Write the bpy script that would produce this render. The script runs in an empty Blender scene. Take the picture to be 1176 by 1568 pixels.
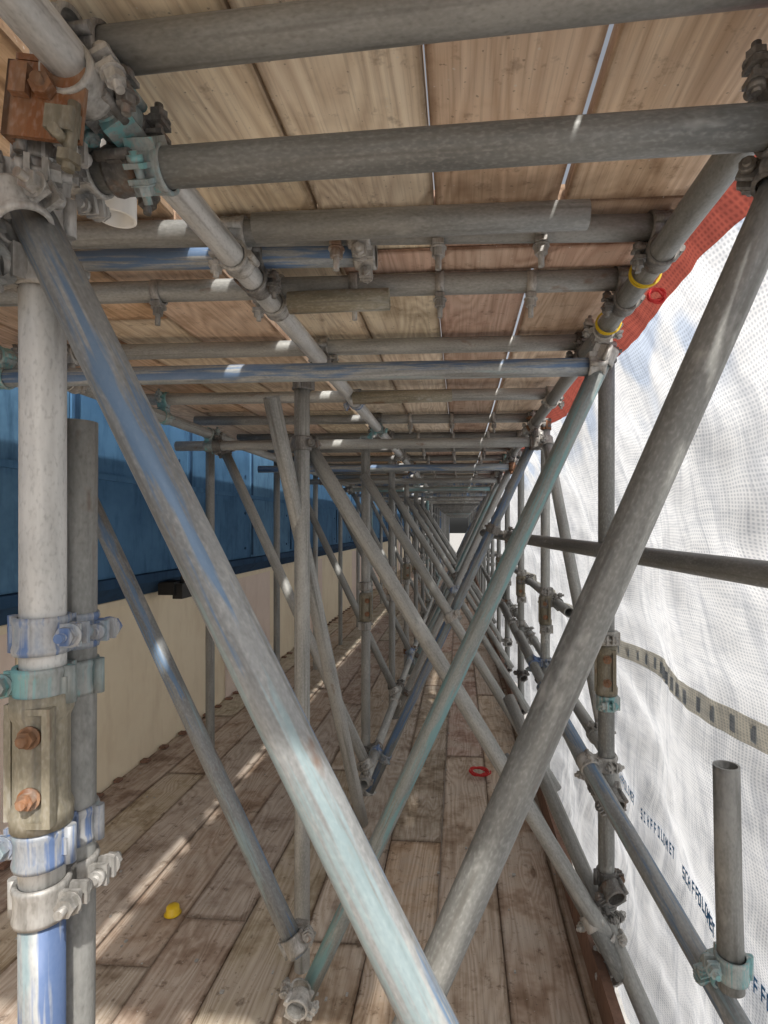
import bpy, math, random
from mathutils import Vector, Matrix, noise
random.seed(7)
R=0.02415
scene=bpy.context.scene
col=scene.collection
# ------------------------------------------------------------------ helpers
class NB:
    def __init__(s,mat):
        mat.use_nodes=True; s.t=mat.node_tree; s.t.nodes.clear()
    def n(s,typ,**k):
        nd=s.t.nodes.new(typ)
        ins=k.pop('ins',{})
        for a,b in k.items(): setattr(nd,a,b)
        for a,b in ins.items():
            if isinstance(b,bpy.types.NodeSocket): s.t.links.new(b,nd.inputs[a])
            else: nd.inputs[a].default_value=b
        return nd
    def math(s,op,a,b=0.0,c=None,clamp=False):
        nd=s.t.nodes.new('ShaderNodeMath'); nd.operation=op; nd.use_clamp=clamp
        for i,x in enumerate((a,b,c)):
            if x is None: continue
            if isinstance(x,bpy.types.NodeSocket): s.t.links.new(x,nd.inputs[i])
            else: nd.inputs[i].default_value=x
        return nd.outputs[0]
    def mix(s,f,a,b,bt='MIX'):
        nd=s.t.nodes.new('ShaderNodeMix'); nd.data_type='RGBA'; nd.blend_type=bt
        for i,x in ((0,f),(6,a),(7,b)):
            if isinstance(x,bpy.types.NodeSocket): s.t.links.new(x,nd.inputs[i])
            else: nd.inputs[i].default_value=x if i==0 else (tuple(x)+(1,))[:4]
        return nd.outputs[2]
    def mapr(s,v,a,b,c=0.0,d=1.0):
        nd=s.t.nodes.new('ShaderNodeMapRange'); nd.clamp=True
        s.t.links.new(v,nd.inputs[0])
        for i,x in enumerate((a,b,c,d)): nd.inputs[i+1].default_value=x
        return nd.outputs[0]
    def scale(s,v,sc,off=None):
        nd=s.t.nodes.new('ShaderNodeVectorMath'); nd.operation='MULTIPLY'
        s.t.links.new(v,nd.inputs[0]); nd.inputs[1].default_value=sc
        o=nd.outputs[0]
        if off is not None:
            a=s.t.nodes.new('ShaderNodeVectorMath'); a.operation='ADD'
            s.t.links.new(o,a.inputs[0]); s.t.links.new(off,a.inputs[1]); o=a.outputs[0]
        return o
    def noise(s,v,sc,det=3,rough=.55,dist=0.0):
        nd=s.t.nodes.new('ShaderNodeTexNoise'); s.t.links.new(v,nd.inputs['Vector'])
        nd.inputs['Scale'].default_value=sc; nd.inputs['Detail'].default_value=det
        nd.inputs['Roughness'].default_value=rough; nd.inputs['Distortion'].default_value=dist
        return nd.outputs[0]
    def out(s,sh):
        o=s.t.nodes.new('ShaderNodeOutputMaterial'); s.t.links.new(sh,o.inputs[0])
    def bump(s,h,st,dist):
        nd=s.n('ShaderNodeBump'); nd.inputs['Strength'].default_value=st; nd.inputs['Distance'].default_value=dist
        s.t.links.new(h,nd.inputs['Height']); return nd.outputs[0]

def steel(name,c1,c2,metal=.2,rough=.52,paint=None,pamt=.5,rust=.0,scl=1.0,paint2=None):
    m=bpy.data.materials.new(name); b=NB(m)
    tc=b.n('ShaderNodeTexCoord').outputs['Object']
    oi=b.n('ShaderNodeObjectInfo').outputs['Random']
    off=b.math('MULTIPLY',oi,37.0)
    n1=b.noise(b.scale(tc,(22*scl,22*scl,3.5*scl),off),1.0,4,.65)
    n2=b.noise(b.scale(tc,(1,1,.5),off),260,1,.5)
    n3=b.noise(b.scale(tc,(70,70,2.5),off),1.0,2,.6)
    c=b.mix(b.mapr(n1,.36,.64),c1,c2)
    c=b.mix(b.mapr(n2,.5,.8,0,.2),c,(.62,.62,.60))
    c=b.mix(b.mapr(n2,.45,.2,0,.30),c,(.10,.10,.09))
    c=b.mix(b.mapr(n3,.56,.74,0,.6),c,(.10,.095,.085))
    n4=b.noise(b.scale(tc,(9,9,4),off),1.3,4,.75)
    c=b.mix(b.mapr(n4,.65-rust,.75-rust,0,.75),c,(.17,.085,.04))
    c=b.mix(b.mapr(n4,.42,.32,0,.5),c,(.50,.50,.48))
    br=b.mapr(b.math('FRACT',b.math('MULTIPLY',oi,7.31)),0,1,.75,1.18)
    vm=b.n('ShaderNodeVectorMath',operation='SCALE'); b.t.links.new(c,vm.inputs[0]); b.t.links.new(br,vm.inputs['Scale']); c=vm.outputs[0]
    if paint:
        pn=b.noise(b.scale(tc,(26,26,1.6),off),1.0,4,.75)
        c=b.mix(b.mapr(pn,.62-pamt*.3,.68-pamt*.3,0,.8),c,paint)
        c=b.mix(b.mapr(pn,.42,.36,0,.5),c,paint2 or (.25,.38,.41))
    p=b.n('ShaderNodeBsdfPrincipled',ins={'Base Color':c,'Metallic':metal,'Roughness':b.mapr(n1,.3,.7,rough-.1,rough+.15),'Normal':b.bump(b.math('ADD',n2,n1),.18,.001)})
    b.out(p.outputs[0]); return m

M={}
M['galv']=steel('galvanised_steel',(.23,.235,.225),(.37,.375,.36))
M['dark']=steel('dark_weathered_steel',(.145,.15,.145),(.25,.255,.245),rust=.01)
M['light']=steel('bright_galvanised_steel',(.38,.38,.37),(.60,.60,.585),rough=.48)
M['blue']=steel('steel_with_blue_paint',(.22,.24,.245),(.34,.355,.36),paint=(.08,.17,.33),pamt=.38)
M['bluep']=steel('steel_mostly_blue_paint',(.26,.275,.28),(.38,.39,.39),paint=(.035,.10,.27),pamt=.62)
M['teal']=steel('steel_with_teal_paint',(.23,.255,.25),(.34,.37,.36),paint=(.17,.34,.36),pamt=.42)
M['brace']=steel('brace_steel',(.19,.20,.205),(.30,.315,.32),paint=(.10,.19,.32),pamt=.33)
M['c_steel']=steel('coupler_steel',(.26,.25,.23),(.48,.47,.45),metal=.35,rust=.05,scl=2)
M['c_dark']=steel('coupler_dark_steel',(.12,.115,.11),(.25,.24,.225),metal=.35,rust=.08,scl=2)
M['c_rust']=steel('rusted_coupler',(.26,.10,.035),(.34,.20,.12),metal=.1,rough=.8,rust=.14,scl=2.5)
M['c_blue']=steel('coupler_blue_paint',(.22,.26,.32),(.40,.41,.42),paint=(.06,.14,.34),pamt=.40,scl=2)
M['c_teal']=steel('coupler_teal_paint',(.25,.32,.32),(.40,.42,.41),paint=(.16,.40,.42),pamt=.38,scl=2)
M['sleeve']=steel('sleeve_coupler_steel',(.19,.17,.12),(.32,.29,.22),metal=.2,rough=.65,rust=.06,scl=1.5)

def wood(name,dirt=.3,grain=.35,wear=0.0,grey=(.5,.46,.42)):
    m=bpy.data.materials.new(name); b=NB(m)
    bc=b.n('ShaderNodeAttribute',attribute_name='bco').outputs['Vector']
    tn=b.n('ShaderNodeAttribute',attribute_name='tint').outputs['Color']
    ed=b.n('ShaderNodeAttribute',attribute_name='edge').outputs['Fac']
    field=b.noise(b.scale(bc,(7,.9,7)),1.0,1.5,.5,.4)
    kv=b.n('ShaderNodeTexVoronoi',ins={'Vector':b.scale(bc,(5.5,1.9,1)),'Scale':1.0})
    kd=kv.outputs['Distance']
    ksel=b.math('GREATER_THAN',b.n('ShaderNodeSeparateColor',ins={0:kv.outputs['Color']}).outputs[0],.5)
    field=b.math('ADD',field,b.math('MULTIPLY',b.mapr(kd,.0,.35,.30,0.0),ksel))
    rings=b.mapr(b.math('PINGPONG',b.math('MULTIPLY',field,17.0),.5),.05,.5,0,1)
    fine=b.noise(b.scale(bc,(190,5,190)),1.0,3,.6)
    mid=b.noise(b.scale(bc,(40,2,40)),1.0,2,.6)
    st=b.noise(bc,4.1,4,.7)
    st2=b.noise(bc,19,4,.72)
    c=b.mix(b.mapr(st,.60,.40,0,wear),tn,grey)
    c=b.mix(b.math('MULTIPLY',rings,grain),c,(.55,.45,.38),'MULTIPLY')
    c=b.mix(b.mapr(fine,.48,.72,0,grain),c,(.50,.46,.42),'MULTIPLY')
    c=b.mix(b.mapr(mid,.45,.72,0,.4),c,(.70,.63,.57),'MULTIPLY')
    kk=b.math('MULTIPLY',b.mapr(kd,.05,.085,1,0),ksel)
    c=b.mix(b.math('MULTIPLY',kk,.7),c,(.15,.085,.05))
    c=b.mix(b.mapr(st,.52,.70,0,dirt),c,(.42,.36,.31),'MULTIPLY')
    c=b.mix(b.mapr(st2,.58,.68,0,dirt),c,(.42,.38,.35),'MULTIPLY')
    e2=b.math('MULTIPLY',b.mapr(b.math('ADD',ed,b.math('MULTIPLY',st2,.5)),.85,1.3),.75)
    c=b.mix(e2,c,(.36,.30,.26),'MULTIPLY')
    sp=b.noise(bc,120,1,.5)
    c=b.mix(b.mapr(sp,.74,.78,0,.5),c,(.7,.68,.64))
    c=b.mix(b.mapr(sp,.28,.24,0,.5),c,(.12,.10,.08))
    h=b.math('SUBTRACT',fine,b.math('MULTIPLY',rings,.3))
    p=b.n('ShaderNodeBsdfPrincipled',ins={'Base Color':c,'Roughness':.82,'Normal':b.bump(h,.35,.002)})
    p.inputs['Specular IOR Level'].default_value=.25
    b.out(p.outputs[0]); return m
M['ceil']=wood('new_scaffold_board_timber',.55,.45,.25,(.80,.72,.62))
M['floor']=wood('worn_scaffold_board_timber',.80,.48,.70,(.62,.555,.48))

def plain(name,c,rough=.6,metal=0,var=.25,sc=6,dark=(.3,.3,.3),bump=.1,spec=.4):
    m=bpy.data.materials.new(name); b=NB(m)
    tc=b.n('ShaderNodeTexCoord').outputs['Object']
    n=b.noise(tc,sc,4,.68); n2=b.noise(b.scale(tc,(1,1,.25)),sc*5,3,.65)
    cc=b.mix(b.mapr(n,.42,.72,0,var),c,dark,'MULTIPLY')
    cc=b.mix(b.mapr(n2,.5,.75,0,var),cc,dark,'MULTIPLY')
    p=b.n('ShaderNodeBsdfPrincipled',ins={'Base Color':cc,'Roughness':rough,'Metallic':metal,'Normal':b.bump(n2,bump,.003)})
    p.inputs['Specular IOR Level'].default_value=spec
    b.out(p.outputs[0]); return m
M['cream']=plain('cream_hoarding_paint',(.90,.80,.61),.7,var=.28,sc=2,dark=(.66,.58,.50))
M['pink']=plain('pale_pink_hoarding_paint',(.86,.73,.64),.7,var=.28,sc=2,dark=(.66,.60,.56))
M['bfas']=plain('blue_painted_metal',(.085,.20,.355),.85,0,var=.75,sc=3,dark=(.5,.55,.6),spec=.15)
M['bfas2']=plain('faded_blue_painted_metal',(.115,.245,.40),.85,0,var=.75,sc=4,dark=(.45,.5,.55),spec=.15)
M['bdark']=plain('dark_blue_painted_metal',(.03,.075,.15),.8,0,var=.5,sc=3,spec=.15)
M['black']=plain('black_plastic',(.02,.02,.02),.5)
M['yellow']=plain('yellow_plastic',(.75,.50,.02),.4,var=.1)
M['red']=plain('red_cord',(.55,.03,.03),.6,var=.1)
M['ytie']=plain('yellow_cable_tie',(.65,.45,.02),.5,var=.1)
M['whitep']=plain('white_pvc',(.88,.87,.83),.4,var=.15)
M['concrete']=plain('concrete_paving',(.45,.44,.42),.85,var=.5,sc=1.2)
M['toe']=plain('red_brown_toe_board',(.24,.14,.10),.8,var=.5,sc=8)

def mesh_obj(name,vs,fs,mats,mi=None,smooth=False,mw=None,sm=None):
    me=bpy.data.meshes.new(name); me.from_pydata([tuple(v) for v in vs],[],fs)
    for m in mats: me.materials.append(m)
    if mi: me.polygons.foreach_set('material_index',mi)
    if smooth: me.polygons.foreach_set('use_smooth',[True]*len(fs))
    if sm: me.polygons.foreach_set('use_smooth',sm)
    me.update()
    ob=bpy.data.objects.new(name,me); col.objects.link(ob)
    if mw: ob.matrix_world=mw
    return ob
class MB:
    def __init__(s): s.v=[];s.f=[];s.m=[];s.s=[]
    def add(s,vs,fs,mat=None,mi=0,sm=False):
        o=len(s.v)
        s.v+=[(mat@Vector(v)) if mat else Vector(v) for v in vs]
        s.f+=[tuple(i+o for i in f) for f in fs]; s.m+=[mi]*len(fs)
        s.s+=(sm if isinstance(sm,list) else [sm]*len(fs))
    def addmb(s,o,mat): 
        k=len(s.v); s.v+=[mat@v for v in o.v]; s.f+=[tuple(i+k for i in f) for f in o.f]; s.m+=o.m; s.s+=o.s
    def box(s,x0,x1,y0,y1,z0,z1,mat=None,mi=0):
        vs=[(x,y,z) for x in(x0,x1) for y in(y0,y1) for z in(z0,z1)]
        s.add(vs,[(0,1,3,2),(4,6,7,5),(0,4,5,1),(2,3,7,6),(0,2,6,4),(1,5,7,3)],mat,mi)
    def cyl(s,p0,p1,r,n=12,mi=0,cap=True,smooth=True):
        p0=Vector(p0);p1=Vector(p1);d=(p1-p0); q=d.to_track_quat('Z','Y').to_matrix().to_4x4(); L=d.length
        mt=Matrix.Translation(p0)@q
        vs=[];fs=[]
        for k in(0,L):
            for i in range(n):
                a=2*math.pi*i/n; vs.append((r*math.cos(a),r*math.sin(a),k))
        for i in range(n): j=(i+1)%n; fs.append((i,j,n+j,n+i))
        ss=[smooth and n>6]*n
        if cap: fs.append(tuple(range(n-1,-1,-1))); fs.append(tuple(range(n,2*n))); ss+=[False,False]
        s.add(vs,fs,mt,mi,ss)
    def obj(s,name,mats,mw=None): return mesh_obj(name,s.v,s.f,mats,s.m,False,mw,s.s)

# ------------------------------------------------------------------ tubes
TUBES=[]
def tube_geo(L,r=R,n=28,wall=.0042,bow=0.0):
    vs=[];fs=[];sm=[]
    segs=max(2,int(L/.25))
    for k in range(segs+1):
        z=L*k/segs; bx=bow*math.sin(math.pi*k/segs)
        for i in range(n):
            a=2*math.pi*i/n; vs.append((r*math.cos(a)+bx,r*math.sin(a),z))
    for k in range(segs):
        for i in range(n):
            j=(i+1)%n; fs.append((k*n+i,k*n+j,(k+1)*n+j,(k+1)*n+i)); sm.append(True)
    ri=r-wall
    for end in(0,1):
        base=0 if end==0 else segs*n; z=0 if end==0 else L
        o=len(vs)
        for i in range(n):
            a=2*math.pi*i/n; vs.append((ri*math.cos(a),ri*math.sin(a),z))
        zi=.12 if end==0 else L-.12
        for i in range(n):
            a=2*math.pi*i/n; vs.append((ri*math.cos(a),ri*math.sin(a),zi))
        for i in range(n):
            j=(i+1)%n
            if end==0:
                fs.append((base+j,base+i,o+i,o+j)); fs.append((o+j,o+i,o+n+i,o+n+j))
            else:
                fs.append((base+i,base+j,o+j,o+i)); fs.append((o+i,o+j,o+n+j,o+n+i))
            sm+= [False,True]
        cap=tuple(o+n+i for i in range(n)); fs.append(cap if end==1 else cap[::-1]); sm.append(False)
    return vs,fs,sm
def tube(p0,p1,mat='galv',name='scaffold_tube',r=R,couple=True):
    p0=Vector(p0);p1=Vector(p1);d=p1-p0
    vs,fs,sm=tube_geo(d.length,r,bow=random.uniform(-.002,.002))
    q=d.to_track_quat('Z','Y').to_matrix().to_4x4()
    ob=mesh_obj(name,vs,fs,[M[mat]],None,False,Matrix.Translation(p0)@q,sm)
    if couple: TUBES.append((p0,p1,mat))
    return ob

# ------------------------------------------------------------------ couplers
def half_template(n=24,lo=False):
    m=MB()
    prof=[(R+.0006,-.021),(R+.0055,-.0225),(R+.0068,-.017),(R+.005,-.010),(R+.005,.010),(R+.0068,.017),(R+.0055,.0225),(R+.0006,.021)]
    if lo: prof=[(R,-.022),(R+.007,-.022),(R+.007,.022),(R,.022)]; n=10
    vs=[];fs=[];k=len(prof)
    for i in range(n):
        a=2*math.pi*i/n
        for (r,z) in prof: vs.append((r*math.cos(a),r*math.sin(a),z))
    for i in range(n):
        j=(i+1)%n
        for q in range(k-1): fs.append((i*k+q,j*k+q,j*k+q+1,i*k+q+1))
    m.add(vs,fs,None,0,True)
    m.box(-.019,.019,R-.002,R+.012,-.0195,.0195)
    m.box(R-.004,.050,-.0115,-.0055,-.013,.013)
    m.box(R-.004,.050,.0055,.0115,-.013,.013)
    m.cyl((.040,-.034,0),(.040,.024,0),.0055,8 if lo else 10)
    m.cyl((.040,-.024,0),(.040,-.0125,0),.0118,6)
    if not lo:
        m.cyl((.040,-.0135,0),(.040,-.0115,0),.0145,16)
        m.cyl((.040,.0115,0),(.040,.020,0),.010,10)
        m.cyl((-.033,0,-.022),(-.033,0,.022),.0068,12)
        m.box(-.034,-.022,-.008,.002,-.010,.010)
    return m
HT=half_template(); HL=half_template(lo=True)
def frame_mat(c,axis,toward,flip=False):
    z=axis.normalized(); y=(toward-z*toward.dot(z))
    if y.length<1e-4: y=z.orthogonal()
    y.normalize(); x=y.cross(z)
    if flip: z=-z; x=-x
    mm=Matrix((x,y,z)).transposed().to_4x4(); mm.translation=c
    return mm
def closest(a0,a1,b0,b1):
    u=a1-a0;v=b1-b0;w=a0-b0
    a=u.dot(u);b=u.dot(v);c=v.dot(v);d=u.dot(w);e=v.dot(w);D=a*c-b*b
    if D<1e-4*a*c: return None
    s=(b*e-c*d)/D;t=(a*e-b*d)/D
    s=min(1,max(0,s)); t=(b*s+e)/c; t=min(1,max(0,t)); s=(b*t-d)/a; s=min(1,max(0,s))
    return a0+u*s,b0+v*t
CM=['c_steel']*8+['c_dark']*5+['c_rust','c_blue','c_teal']
def coupler_into(m,ca,da,cb,db,T):
    n=cb-ca
    if n.length<.001: n=Vector((0,0,1))
    m.addmb(T,frame_mat(ca,da,n,flip=random.random()<.5))
    m.addmb(T,frame_mat(cb,db,-n,flip=random.random()<.5))
    nn=n.normalized()
    if n.length>.03: m.cyl(ca+nn*min(R,n.length*.4),cb-nn*min(R,n.length*.4),.013,10)
def coupler(ca,da,cb,db,mat=None,T=None):
    m=MB(); ca=Vector(ca);cb=Vector(cb);da=Vector(da);db=Vector(db)
    coupler_into(m,ca,da,cb,db,T or HT)
    return m.obj('scaffold_coupler',[M[mat or random.choice(CM)]])
def band(c,axis,toward,mat,flip=False):
    m=MB(); m.addmb(HT,frame_mat(Vector(c),Vector(axis),Vector(toward),flip=flip))
    return m.obj('scaffold_coupler',[M[mat]])
def sleeve(c,mat='sleeve',L=.15,face=Vector((0,-1,0))):
    m=MB(); n=28; prof=[(R,-L/2),(R+.008,-L/2),(R+.009,-L/2+.02),(R+.005,-L/2+.03),(R+.005,L/2-.03),(R+.009,L/2-.02),(R+.008,L/2),(R,L/2)]
    vs=[];fs=[];k=len(prof)
    for i in range(n):
        a=2*math.pi*i/n
        for (r,z) in prof: vs.append((r*math.cos(a),r*math.sin(a),z))
    for i in range(n):
        j=(i+1)%n
        for q in range(k-1): fs.append((i*k+q,j*k+q,j*k+q+1,i*k+q+1))
    m.add(vs,fs,None,0,True)
    m.box(-.034,-.026,-.016,.016,-L/2+.01,L/2-.01)
    m.box(.020,.029,-.034,-.022,-L/2+.010,L/2-.010,None,0)
    m.box(.002,.020,-.034,-.028,L/2-.017,L/2-.010,None,0)
    m.box(.002,.020,-.034,-.028,-L/2+.010,-L/2+.017,None,0)
    for z in(-.035,.035):
        m.cyl((.004,-.046,z),(.004,-.02,z),.0055,10,1); m.cyl((.004,-.040,z),(.004,-.031,z),.010,6,1); m.cyl((.004,-.032,z),(.004,-.0285,z),.013,14,1)
    ob=m.obj('sleeve_coupler',[M[mat],M['c_rust']])
    a=math.atan2(face.x,-face.y)
    ob.matrix_world=Matrix.Translation(Vector(c))@Matrix.Rotation(a,4,'Z')
    return ob
def board_clip(x,y,z,mat='c_steel'):
    m=MB(); prof=[(R+.0005,-.010),(R+.005,-.010),(R+.005,.010),(R+.0005,.010)]
    n=20;vs=[];fs=[];k=4
    for i in range(n):
        a=2*math.pi*i/n
        for (r,q) in prof: vs.append((q,r*math.cos(a),r*math.sin(a)))
    for i in range(n):
        j=(i+1)%n
        for q in range(3): fs.append((i*k+q,j*k+q,j*k+q+1,i*k+q+1))
    m.add(vs,fs,None,0,True)
    m.box(-.011,.011,-.018,.018,-R-.012,-R-.003)
    m.cyl((0,0,-R-.055),(0,0,-R),.006,10); m.cyl((0,0,-R-.030),(0,0,-R-.014),.0125,6); m.cyl((0,0,-R-.015),(0,0,-R-.012),.016,14)
    ob=m.obj('board_retaining_clip',[M[mat]]); ob.location=(x,y,z); ob.rotation_euler=(random.uniform(-.15,.15),0,random.uniform(-.1,.1)); return ob

# ------------------------------------------------------------------ the scaffold
XL,XR,XO=-.496,.445,-1.402
ZL=1.917
NF=24
FY=[.627+1.145*k for k in range(0,NF)]
FY[1]=1.722
YEND=FY[-1]+.5
tube((-.466,.627,1.957),(.45,.612,1.985),'galv')                         # T0
tube((-.575,.704,1.866),(.415,.672,1.864),'dark')                         # T1
tube((-.359,.953,1.924),(.221,.979,1.938),'galv',couple=False)            # T2 stub
tube((-1.45,1.0,1.967),(.40,1.088,1.967),'galv')
tube((-.857,1.14,1.975),(-.197,1.159,1.972),'blue')
tube((-1.45,1.235,1.945),(.41,1.312,1.968),'galv')
tube((-.385,1.235,1.905),(-.157,1.242,1.910),'sleeve',couple=False)
tube((-1.40,1.42,1.80),(.36,1.508,1.823),'blue')
tube((-1.40,1.70,1.955),(.41,1.751,1.968),'galv')
tube((-1.42,2.26,1.935),(.41,2.335,1.948),'galv')
tube((-.412,2.13,1.895),(-.029,2.154,1.905),'sleeve',couple=False)
tube((XL,.627,.955),(XL,.627,1.845),'light')                              # near standard, upper lift
tube((XL,.627,-.6),(XL,.627,.953),'bluep')                                # near standard, lower lift
tube((-.510,.688,-.6),(-.495,.686,1.535),'galv',couple=False)
tube((-.505,.612,1.778),(.456,.458,.05),'brace',couple=False)             # D1
tube((.415,.710,1.866),(-.362,.718,.05),'dark',couple=False)              # D2
tube((-1.20,1.685,1.54),(-.415,1.417,.285),'brace')                       # D3
tube((.385,1.508,1.85),(-.475,1.573,-.03),'teal')                         # D4
tube((-.541,1.565,1.771),(-.401,2.277,.169),'galv')
tube((-.49,1.775,1.66),(.47,1.655,.13),'galv')                            # D6
tube((.518,1.121,.934),(.528,1.122,.50),'galv',couple=False)
tube((.30,2.03,.82),(.60,.90,.335),'brace')
tube((.20,2.28,.70),(.56,1.38,-.04),'galv')
tube((.148,1.94,.60),(.46,1.60,.13),'dark')
tube((.15,3.5,1.355),(.63,.45,1.305),'dark')                              # guard rail
tube((.42,2.70,1.80),(.56,2.0,.40),'galv')
tube((-1.25,.9,1.86),(-1.25,YEND,1.86),'galv')                            # outer ledger
for x,mt in((-.432,'light'),(.380,'galv')):
    y=-1.2
    while y<YEND:
        L=5.2 if y<0 else 6.0
        tube((x,y,ZL),(x,min(y+L,YEND),ZL),mt if y<3 else 'galv'); y+=L+.002
for k,y in enumerate(FY[:6]):
    if k>0:
        tube((XL,y,-.6),(XL,y,1.85),'galv')
        tube((XR,y,-.6),(XR,y,1.93),'dark' if k==1 else 'galv')
    else:
        tube((XR+.02,y-.25,-.6),(XR+.02,y-.25,1.93),'galv')
    if k>=1: tube((XO,y+.12 if k>1 else y,-.3),(XO,y+.12 if k>1 else y,1.9),'galv')
for k,y in enumerate(FY[2:6]):
    tube((.385,y-.10,1.86),(-.475,y-.05,.0),['blue','galv','teal','galv'][k])
    tube((-.49,y-.10,1.66),(.47,y-.20,.13),'galv')
    tube((-1.22,y-.12,1.80),(-.43,y-.38,.30),'galv')
    tube((.33,y+.2,.80),(.55,y-.75,.33),'galv')
    tube((-1.42,y-.02,1.965),(.41,y+.04,1.968),'galv')
    tube((-1.42,y+.56,1.965),(.41,y+.60,1.968),'dark')
    tube((-1.42,y-.22,1.80),(.38,y-.16,1.81),['galv','blue','galv','teal'][k])
tube((XL+.06,2.5,.22),(XL+.06,8,.22),'galv'); tube((XR+.06,1.9,.62),(XR+.06,8,.62),'galv')
tube((XR+.06,2.6,1.0),(XR+.06,8,1.0),'galv')
for i in range(len(TUBES)):
    for j in range(i+1,len(TUBES)):
        r=closest(TUBES[i][0],TUBES[i][1],TUBES[j][0],TUBES[j][1])
        if not r: continue
        d=(r[0]-r[1]).length
        if .02<d<.10 and r[0].y<6.5 and r[0].y>-.3:
            coupler(r[0],TUBES[i][1]-TUBES[i][0],r[1],TUBES[j][1]-TUBES[j][0],None,HL if r[0].y>3.4 else HT)
for z,mt in((1.2715,'c_blue'),(1.212,'c_teal'),(1.022,'c_blue'),(.958,'c_steel')):
    coupler((XL,.627,z),(0,0,1),(-.501,.687,z-.006),(0,0,1),mt)
sleeve((XL,.627,1.1235),'sleeve',.156,Vector((.12,-1,0)))
for k,y in enumerate(FY[1:6]):
    sleeve((XR,y,.965),'sleeve',.15,Vector((-.3,-1,0)))
    band((XR,y,1.06),(0,0,1),(1,0,0),'c_steel'); band((XR,y,.865),(0,0,1),(1,0,0),'c_teal' if k==0 else 'c_steel')
    if k>0:
        sleeve((XL,y,.97),'sleeve',.15,Vector((.3,-1,0)))
        band((XL,y,1.08),(0,0,1),(-1,0,0),'c_steel'); band((XL,y,.87),(0,0,1),(-1,0,0),'c_steel')
for y in FY[1:5]:
    for z in(.60,.335,.10): coupler((XR,y,z),(0,0,1),(XR+.005,y-.056,z-.01),(.30,-1.13,-.485),random.choice(['c_steel','c_dark']))
d1=(Vector((.456,.458,.05))-Vector((-.505,.612,1.778)))
coupler((XL,.627,1.765),(0,0,1),(-.492,.585,1.75),d1,'c_steel')
coupler((XL,.627,1.70),(0,0,1),(-.53,.57,1.69),(1,0,.2),'c_steel')
tube((-.70,.56,1.66),(-.50,.572,1.69),'galv',couple=False)
coupler((XL,.627,1.80),(0,0,1),(-.54,.60,1.79),(1,.5,.1),'c_steel')
d2=Vector((.415,.710,1.866))-Vector((-.362,.718,.05))
coupler((.395,.708,1.83),d2,(.385,.672,1.864),(1,0,0),'c_dark')
coupler((.378,.66,1.917),(0,1,0),(.378,.673,1.864),(1,0,0),'c_dark')
coupler((-.428,1.422,.31),(-.785,.268,1.25),(-.43,1.47,.29),(0,1,0),'c_steel')
coupler((-.446,1.51,.10),(.86,-.065,1.88),(-.43,1.46,.12),(0,1,.1),'c_steel')
coupler((.528,1.12,.545),(0,0,1),(.528,1.172,.50),(.30,-1.13,-.485),'c_teal')
for x,y in((-.235,1.052),(-.04,1.062),(.155,1.072)): board_clip(x,y,1.967)
for x,y in((-.71,1.266),(-.245,1.285),(-.045,1.293),(.165,1.302)): board_clip(x,y,1.952 if x<-.5 else 1.962)
for k in range(0,8):
    for x in(-.26,-.04,.18): board_clip(x,FY[2+k//2]+(.01 if k%2==0 else .585),1.966)
# rusted beam clamp, top left: base plate with folded flanges, stepped jaw and bolts
m=MB()
m.box(-.045,.030,-.005,.0,-.032,.040); m.box(-.045,-.039,-.005,.045,-.032,.040); m.box(-.038,.0,-.005,.04,.041,.047)
m.box(.004,.030,-.020,-.0055,-.030,-.008,None,1); m.box(-.036,-.020,-.014,-.0055,.004,.032)
m.cyl((-.006,-.022,.014),(-.006,.0,.014),.0055,10); m.cyl((-.006,-.016,.014),(-.006,-.006,.014),.011,6)
m.cyl((.02,-.030,-.036),(.02,.0,-.036),.005,10,1); m.cyl((.026,-.012,-.064),(.026,-.012,.0),.0055,10,1); m.cyl((.026,-.012,-.058),(.026,-.012,-.048),.011,6,1)
ob=m.obj('rusted_beam_clamp',[M['c_rust'],M['sleeve']]); ob.location=(-.448,.585,1.862); ob.rotation_euler=(0,.10,.1); ob.scale=(1.15,1.15,1.15)
coupler((-.455,.60,1.955),(1,0,0),(-.432,.60,1.905),(0,1,0),'c_steel')
coupler((-.40,.70,1.866),(1,0,0),(-.432,.66,1.917),(0,1,0),'c_teal')
tube((-.515,.80,1.862),(-.515,.80,2.25),'whitep',name='pvc_pipe',r=.028,couple=False)

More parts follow.
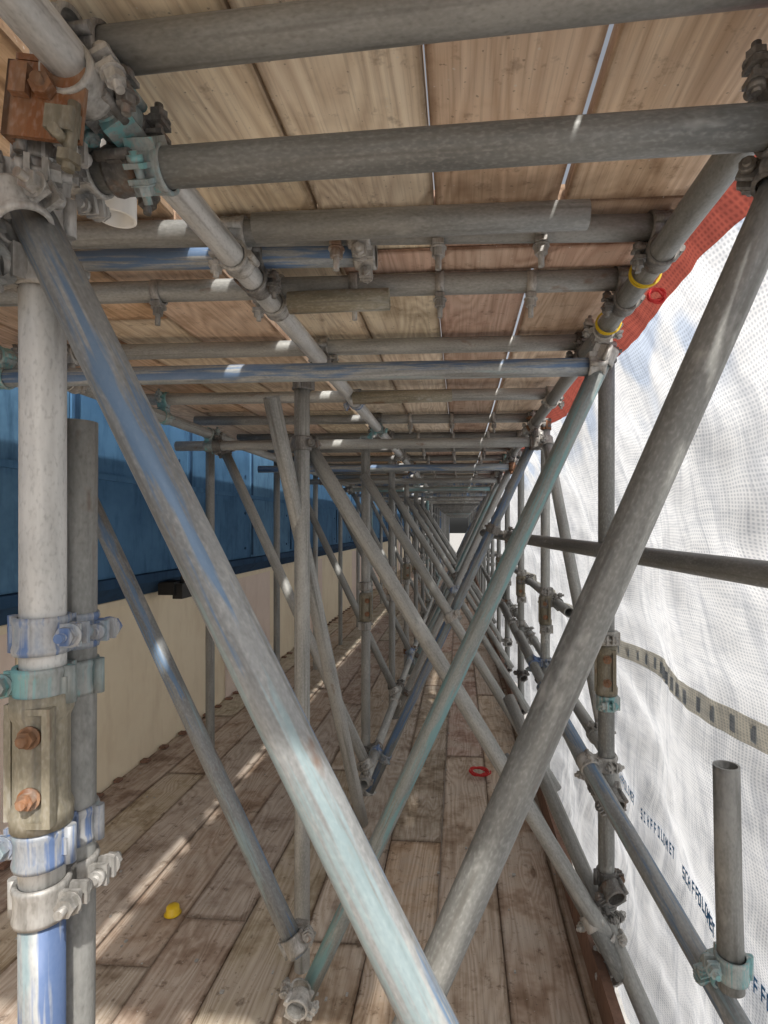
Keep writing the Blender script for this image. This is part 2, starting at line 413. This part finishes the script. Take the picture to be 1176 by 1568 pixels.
# far frames as joined meshes
for k in range(6,len(FY)):
    y=FY[k]; m=MB(); J=lambda a:random.uniform(-a,a)
    n=10 if k<14 else 6
    def T(p0,p1): m.cyl(p0,p1,R,n,random.choice([0,0,0,0,1,1,2,3]),False)
    T((XL,y,-.6),(XL,y,1.85)); T((XR,y,-.6),(XR,y,1.93)); T((XO,y+.12,-.3),(XO,y+.12,1.9))
    if k<8:
        T((.385,y-.1,1.86),(-.475,y-.05,0)); T((-.49,y-.1,1.66+J(.05)),(.47,y-.2,.13))
    T((-1.22,y-.12,1.8),(-.43,y-.38,.3))
    T((.33,y+.2,.8),(.55,y-.75,.33))
    T((-1.42,y,1.965),(.41,y+.03,1.968)); T((-1.42,y+.56,1.965),(.41,y+.6,1.968)); T((-1.42,y-.22,1.8),(.38,y-.16,1.81))
    T((XL+.06,y-.6,.22),(XL+.06,y+.55,.22)); T((XR+.06,y-.6,.62),(XR+.06,y+.55,.62)); T((XR+.06,y-.6,1.0),(XR+.06,y+.55,1.0))
    if k<14:
        for c,a in(((XL,y,1.0),(0,0,1)),((XL,y,.22),(0,0,1)),((XL,y,1.62),(0,0,1)),((XR,y,1.0),(0,0,1)),((XR,y,.62),(0,0,1)),((XR,y,1.86),(0,0,1)),
                   ((-.432,y,ZL),(0,1,0)),((.38,y,ZL),(0,1,0)),((XL,y,.9),(0,0,1)),((XR,y,.88),(0,0,1)),((-1.25,y,1.86),(0,1,0))):
            m.addmb(HL,frame_mat(Vector(c),Vector(a),Vector((random.choice([-1,1]),J(1),0.01))))
    m.obj('scaffold_frame',[M['galv'],M['dark'],M['blue'],M['teal']])

# ------------------------------------------------------------------ decks
class Deck:
    def __init__(s): s.v=[];s.f=[];s.b=[];s.t=[];s.e=[]
    def board(s,x0,x1,y0,y1,z0,z1,tint):
        o=len(s.v); ox,oy=random.uniform(0,90),random.uniform(0,90)
        c=.003; w=min(.03,(x1-x0)*.25)
        # ring with extra points so that grime can gather along the edges
        ring=[(x0+c,z0,1),(x0+w,z0,.0),(x1-w,z0,.0),(x1-c,z0,1),(x1,z0+c,1),(x1,z1-c,1),(x1-c,z1,1),(x1-w,z1,.0),(x0+w,z1,.0),(x0+c,z1,1),(x0,z1-c,1),(x0,z0+c,1)]
        N=len(ring)
        L=y1-y0; wy=random.uniform(-.002,.002)
        e=min(.05,L*.3); ysl=[0,e]; sg=max(1,int((L-2*e)/.6))
        ysl+=[e+(L-2*e)*k/sg for k in range(1,sg+1)]+[L]
        for k,yl in enumerate(ysl):
            end=1 if k in(0,len(ysl)-1) else 0
            for (x,z,g) in ring:
                s.v.append((x,y0+yl,z+wy*math.sin(yl*2.8))); s.b.append((x-x0+ox,yl+oy,z)); s.t.append(tuple(tint)+(1,)); s.e.append(max(g,end))
        for k in range(len(ysl)-1):
            a=o+k*N;b=a+N
            for i in range(N):
                j=(i+1)%N; s.f.append((a+j,a+i,b+i,b+j))
        s.f.append(tuple(o+i for i in range(N))); q=o+(len(ysl)-1)*N; s.f.append(tuple(q+N-1-i for i in range(N)))
    def obj(s,name,mat):
        ob=mesh_obj(name,s.v,s.f,[mat])
        a=ob.data.attributes.new('bco','FLOAT_VECTOR','POINT'); a.data.foreach_set('vector',[q for v in s.b for q in v])
        a=ob.data.attributes.new('tint','FLOAT_COLOR','POINT'); a.data.foreach_set('color',[q for v in s.t for q in v])
        a=ob.data.attributes.new('edge','FLOAT','POINT'); a.data.foreach_set('value',[float(q) for q in s.e])
        return ob
def jit(c,a=.06):
    k=1+random.uniform(-a,a)*1.5
    return tuple(min(.93,max(0,x*k*(1+random.uniform(-a,a)*.4))) for x in c)
TAN=(.90,.74,.56);PALE=(.93,.79,.62);PINK=(.76,.56,.43);RED=(.60,.42,.33);OR=(.84,.58,.37);BR=(.82,.65,.48)
up=Deck()
xs=[-.495,-.268,-.046,.187,.425]
gp=[.0,.0025,.002,.0075,.0]
rowsY=[-.15,1.045,1.90]
y=1.90
while y<YEND: y+=random.choice([1.2,1.8,2.4]); rowsY.append(min(y,YEND))
for ri in range(len(rowsY)-1):
    y0,y1=rowsY[ri],rowsY[ri+1]
    pal=[TAN,PALE,PINK,BR] if ri==0 else ([TAN,PALE,RED,PINK] if ri==1 else None)
    for i in range(4):
        tint=jit(pal[i] if pal else random.choice([TAN,PALE,PINK,RED,BR]))
        sh=0 if ri==0 else -.012
        up.board(xs[i]+gp[i]+sh,xs[i+1]-gp[i+1]+sh,y0+.004,y1-.004,1.997+random.uniform(0,.005),2.035,tint)
for i in range(1,4): up.board(xs[i]+.002,xs[i+1]-.004,1.19,1.29,1.990,1.9965,jit(RED))
xo=[-1.62,-1.36,-1.10,-.84,-.555]
yy=[-.15,.80,1.55,2.6]
y=2.6
while y<YEND: y+=random.choice([1.2,2.4]); yy.append(min(y,YEND))
for ri in range(len(yy)-1):
    for i in range(4):
        o=.25*(i%2)
        up.board(xo[i]+.002,xo[i+1]-.002,yy[ri]+.004+(o if ri else 0),yy[ri+1]-.004+o,1.999+random.uniform(0,.004),2.03,jit(random.choice([OR,OR,BR,TAN]),.08))
up.obj('upper_scaffold_deck',M['ceil'])
fl=Deck()
x=-1.88
while x<.40:
    w=.225; x1=min(x+w,.425)
    y=-7-random.uniform(0,2.5)  # unseen boards added behind the camera to bounce sunlight up to the ceiling
    while y<YEND:
        L=random.choice([2.4,3.0,3.9]) if x<-.5 else random.choice([1.3,1.8,2.4])
        base=random.choice([(.54,.44,.345),(.62,.52,.42),(.47,.385,.305),(.60,.54,.46)]) if x<-.5 else random.choice([(.56,.43,.33),(.64,.51,.40),(.49,.375,.29)])
        g=.0012 if abs(x+1.205)>.02 else .004
        fl.board(x+g,x1-.0012,y,min(y+L,YEND)-.008,-.038+random.uniform(0,.003),random.uniform(-.005,.002),jit(base,.13)); y+=L
    x+=w
fl.obj('scaffold_floor_deck',M['floor'])
tb=MB()
for y in range(-6,int(YEND)-3,4): tb.box(.400,.428,y+.003,y+3.997,.004,.115)
tb.obj('toe_board',[M['toe']])
pk=MB(); yv=1.9
while yv<12:
    pk.box(-1.875,-1.84+random.uniform(-.01,.02),yv,yv+.04,.003,.016,None,0); yv+=random.uniform(.16,.26)
pk.obj('timber_packers',[M['toe']])

# ------------------------------------------------------------------ wall
w=MB(); XW=-1.89
y=.12; i=0
while y<YEND+2:
    w.box(XW-.03,XW+(0 if i%2 else .004),y+.004,y+1.056,-.5,1.10,None,[0,1,0,0,1][i%5]); y+=1.06; i+=1
y=-6.9
while y<.1: w.box(XW-.03,XW,y,y+.99,-.5,1.1,None,0); y+=1.0
w.box(XW-.12,XW-.032,-7,YEND+2,-4,2.6,None,2)
w.box(XW+.005,XW+.03,-7,YEND+2,.955,.99,None,0)
w.obj('hoarding_wall',[M['cream'],M['pink'],M['bdark']])
f=MB(); y=-2.96; XF=-1.72; i=0
while y<YEND+2:
    f.box(XF-.03,XF+(.003 if i%2 else 0),y+.006,y+1.054,1.14,2.6,None,[0,2,0][i%3]); i+=1
    f.box(XF+.0035,XF+.009,y+.02,y+.05,1.16,2.5,None,1) 
    for zz in (1.22,1.5,1.8): f.cyl((XF-.002,y+.95,zz),(XF+.008,y+.95,zz),.010,8,1)
    y+=1.06
f.add([(XF+.004,-2.96,1.137),(XF+.004,YEND+2,1.137),(XW+.035,YEND+2,.995),(XW+.035,-2.96,.995)],[(0,1,2,3)],None,1)
f.box(XF-.002,XF+.03,-2.96,YEND+2,1.09,1.136,None,1)
f.box(XF+.0095,XF+.02,-2.96,YEND+2,1.62,1.65,None,0)
f.obj('blue_fascia',[M['bfas'],M['bdark'],M['bfas2']])
l=MB(); l.box(-1.80,-1.70,3.2,3.36,.985,1.06); l.box(-1.72,-1.66,3.22,3.34,.96,1.05); l.cyl((-1.69,3.28,1.05),(-1.69,3.28,1.12),.012,8)
l.obj('floodlight',[M['black']])

# ------------------------------------------------------------------ netting
def net_x(y,z):
    t=(2.0-z)/2.0
    base=.455+.42*min(1,max(0,t))**.55-.10*max(0,t-.6)
    fold=.022*math.sin(y*5.1+z*1.6+2*noise.noise(Vector((y*.6,z*.9,1))))*min(1,max(.1,t*2))
    n=noise.noise(Vector((y*1.7,z*2.6,3)))*.05+noise.noise(Vector((y*5,z*7,8)))*.018+noise.noise(Vector((y*14+z*6,z*5,8)))*.007
    tie=.05*math.sin((y-.6)/1.145*math.pi)**2
    return base+fold+n+tie*min(1,max(0,t*1.5))
ys=[-1.4]
while ys[-1]<YEND: ys.append(ys[-1]+(.025 if ys[-1]<5 else .12))
zs=[2.02-.03*i for i in range(98)]
def netmat(name,c,trans=.6,strips=False):
    m=bpy.data.materials.new(name); b=NB(m)
    tc=b.n('ShaderNodeTexCoord').outputs['Object']
    nn=b.noise(tc,3.0,2,.5)
    sp=b.n('ShaderNodeSeparateXYZ',ins={0:tc})
    wob=b.math('MULTIPLY',nn,.07)
    yy=b.math('ADD',sp.outputs[1],wob); zz=b.math('ADD',sp.outputs[2],wob)
    gy=b.math('PINGPONG',b.math('MULTIPLY',yy,85.0),.5); gz=b.math('PINGPONG',b.math('MULTIPLY',zz,105.0),.5)
    hole=b.math('MULTIPLY',b.mapr(gy,.08,.38),b.mapr(gz,.06,.36))
    gr=b.noise(b.scale(tc,(10,10,70)),1.0,2,.6)
    cr=b.noise(b.scale(tc,(3,16,3)),1.0,3,.6,.8)
    cc=c+(1,)
    if strips:
        zw=b.math('ADD',sp.outputs[2],b.math('MULTIPLY',nn,.03))
        bl=b.math('MULTIPLY',b.mapr(zw,1.70,1.84),b.mapr(nn,.44,.52,0,.6))
        cc=b.mix(bl,c,(.42,.55,.76))
        cc=b.mix(b.math('GREATER_THAN',zw,1.965),cc,(.30,.075,.055))
    cc=b.mix(b.math('MULTIPLY',hole,.60),cc,(.44,.47,.52),'MULTIPLY')
    cc=b.mix(b.mapr(gr,.45,.7,0,.4),cc,(.64,.66,.70),'MULTIPLY')
    cc=b.mix(b.mapr(cr,.48,.66,0,.55),cc,(.58,.60,.64),'MULTIPLY')
    d=b.n('ShaderNodeBsdfDiffuse',ins={0:cc}).outputs[0]
    t=b.n('ShaderNodeBsdfTranslucent',ins={0:cc}).outputs[0]
    b.out(b.n('ShaderNodeMixShader',ins={0:trans,1:d,2:t}).outputs[0]); return m
M['net']=netmat('white_debris_netting',(.92,.93,.94),.65,True)
M['netb']=netmat('netting_eyelet_tape',(.50,.55,.62),.5)
M['band']=netmat('netting_reinforcing_band',(.74,.70,.60),.5)
vs=[(net_x(y,z),y,z) for y in ys for z in zs]; nz=len(zs)
fs=[(a*nz+q,a*nz+q+1,(a+1)*nz+q+1,(a+1)*nz+q) for a in range(len(ys)-1) for q in range(nz-1)]
mesh_obj('debris_netting',vs,fs,[M['net']],None,True)
bv=MB()
BZ=lambda y:.86+.02*math.sin(y*1.3)
for a in range(len(ys)-1):
    if ys[a]>12: break
    y0,y1=ys[a],ys[a+1]; z0=BZ(y0); z1=BZ(y1)
    for q in range(2):
        za,zb=-.042*q,-.042*(q+1)
        bv.add([(net_x(y0,z0+za)-.006,y0,z0+za),(net_x(y1,z1+za)-.006,y1,z1+za),(net_x(y1,z1+zb)-.006,y1,z1+zb),(net_x(y0,z0+zb)-.006,y0,z0+zb)],[(0,1,2,3)],None,0,True)
y=-1.0
while y<8:
    z=BZ(y)-.042; x=net_x(y,z)-.012
    bv.add([(x,y,z+.024),(x,y+.030,z+.024),(x,y+.030,z-.024),(x,y,z-.024)],[(0,1,2,3)],None,1); y+=.085
bv.obj('netting_band',[M['band'],M['netb']])
tv=MB(); y=1.0
M['print']=plain('blue_printed_ink',(.10,.33,.66),.6,var=.2)
GL={'S':'111100111001111','C':'111100100100111','A':'010101111101101','F':'111100111100100','O':'111101101101111','L':'100100100100111','D':'110101101101110','N':'101111111101101','E':'111100111100111','T':'111010010010010'}
while y<7:
    for ch in 'TENDLOFFACS':
        g=GL[ch]
        for r_ in range(5):
            for c_ in range(3):
                if g[r_*3+c_]=='1':
                    z=.110-r_*.010; yy0=y+(2-c_)*.0075
                    x=net_x(y,.09)-.012
                    tv.add([(x,yy0,z),(x,yy0+.0075,z),(x,yy0+.0075,z-.010),(x,yy0,z-.010)],[(0,1,2,3)])
        y+=.030
    y+=.10
tv.obj('netting_lettering',[M['print']])

# ------------------------------------------------------------------ small things
c=MB(); prof=[(.0,.028),(.018,.028),(.022,.024),(.024,.004),(.030,.0),(.0,.0)]
n=20;vs=[];fs=[]
for i in range(n):
    a=2*math.pi*i/n
    for r_,z in prof: vs.append((r_*math.cos(a),r_*math.sin(a),z))
for i in range(n):
    j=(i+1)%n
    for q in range(5): fs.append((i*6+q,j*6+q,j*6+q+1,i*6+q+1))
c.add(vs,fs,None,0,True); ob=c.obj('yellow_tube_cap',[M['yellow']]); ob.location=(-1.03,1.93,.004)
def cord(name,c,r,tilt,mat,th=.003,turns=2,wob=.12):
    m=MB(); P=[]
    for i in range(28*turns+1):
        a=2*math.pi*i/28; rr=r*(1+wob*math.sin(i*.19)+wob*.6*math.sin(i*.47)); P.append(Vector((rr*math.cos(a),rr*math.sin(a),.004*math.sin(i*.3)+.004*i/28)))
    for p,q in zip(P,P[1:]): m.cyl(p,q,th,6)
    ob=m.obj(name,[M[mat]]); ob.location=c; ob.rotation_euler=tilt; return ob
cord('red_cord',(.115,3.117,.02),.042,(.1,.1,0),'red',.004,4,.3)
cord('yellow_cable_tie',(.380,1.17,ZL),.030,(math.pi/2,0,0),'ytie',.0025,2,.03)
cord('yellow_cable_tie',(.380,1.45,ZL),.030,(math.pi/2,0,0),'ytie',.0025,2,.03)
cord('red_cord',(.43,1.25,1.90),.014,(math.pi/2,.4,0),'red',.003,3,.3)
fm=MB()
for _ in range(200):
    x=random.uniform(-1.8,.38);y=random.uniform(1.2,9);s_=random.uniform(.002,.006)
    fm.box(x,x+s_*random.uniform(1,2.5),y,y+s_*2,.002,.003+s_*.6,Matrix.Identity(4))
fm.obj('mortar_debris',[M['concrete']])
g=MB(); g.add([(-400,-400,-4),(400,-400,-4),(400,400,-4),(-400,400,-4)],[(0,1,2,3)])
g.obj('ground',[M['concrete']])

# ------------------------------------------------------------------ light
wd=bpy.data.worlds.new('World'); scene.world=wd; wd.use_nodes=True
nt=wd.node_tree; nt.nodes.clear()
SE,SR=math.radians(48),math.radians(158)
sky=nt.nodes.new('ShaderNodeTexSky'); sky.sky_type='NISHITA'; sky.sun_disc=False; sky.sun_elevation=SE; sky.sun_rotation=SR
sky.dust_density=5; sky.air_density=1.0
hs=nt.nodes.new('ShaderNodeHueSaturation'); hs.inputs['Saturation'].default_value=.3
bg=nt.nodes.new('ShaderNodeBackground'); bg.inputs[1].default_value=.15
o=nt.nodes.new('ShaderNodeOutputWorld')
nt.links.new(sky.outputs[0],hs.inputs['Color']); nt.links.new(hs.outputs[0],bg.inputs[0]); nt.links.new(bg.outputs[0],o.inputs[0])
sl=bpy.data.lights.new('sun','SUN'); sl.energy=5; sl.angle=math.radians(1.2); sl.color=(1,.95,.88)
so=bpy.data.objects.new('sun',sl); col.objects.link(so)
dv=Vector((math.sin(SR)*math.cos(SE),math.cos(SR)*math.cos(SE),math.sin(SE)))
so.rotation_euler=dv.to_track_quat('Z','Y').to_euler()

# ------------------------------------------------------------------ camera
cd=bpy.data.cameras.new('camera'); co=bpy.data.objects.new('camera',cd); col.objects.link(co)
co.location=(0,0,1.4); co.rotation_euler=(math.pi/2,0,math.radians(4.2))
cd.sensor_fit='HORIZONTAL'; cd.sensor_width=36; cd.lens=36*850/1176
cd.shift_x=-53/1176; cd.shift_y=21/1176
cd.clip_start=.02; cd.clip_end=2000
scene.camera=co
scene.view_settings.view_transform='Standard'; scene.view_settings.look='None'; scene.view_settings.exposure=0
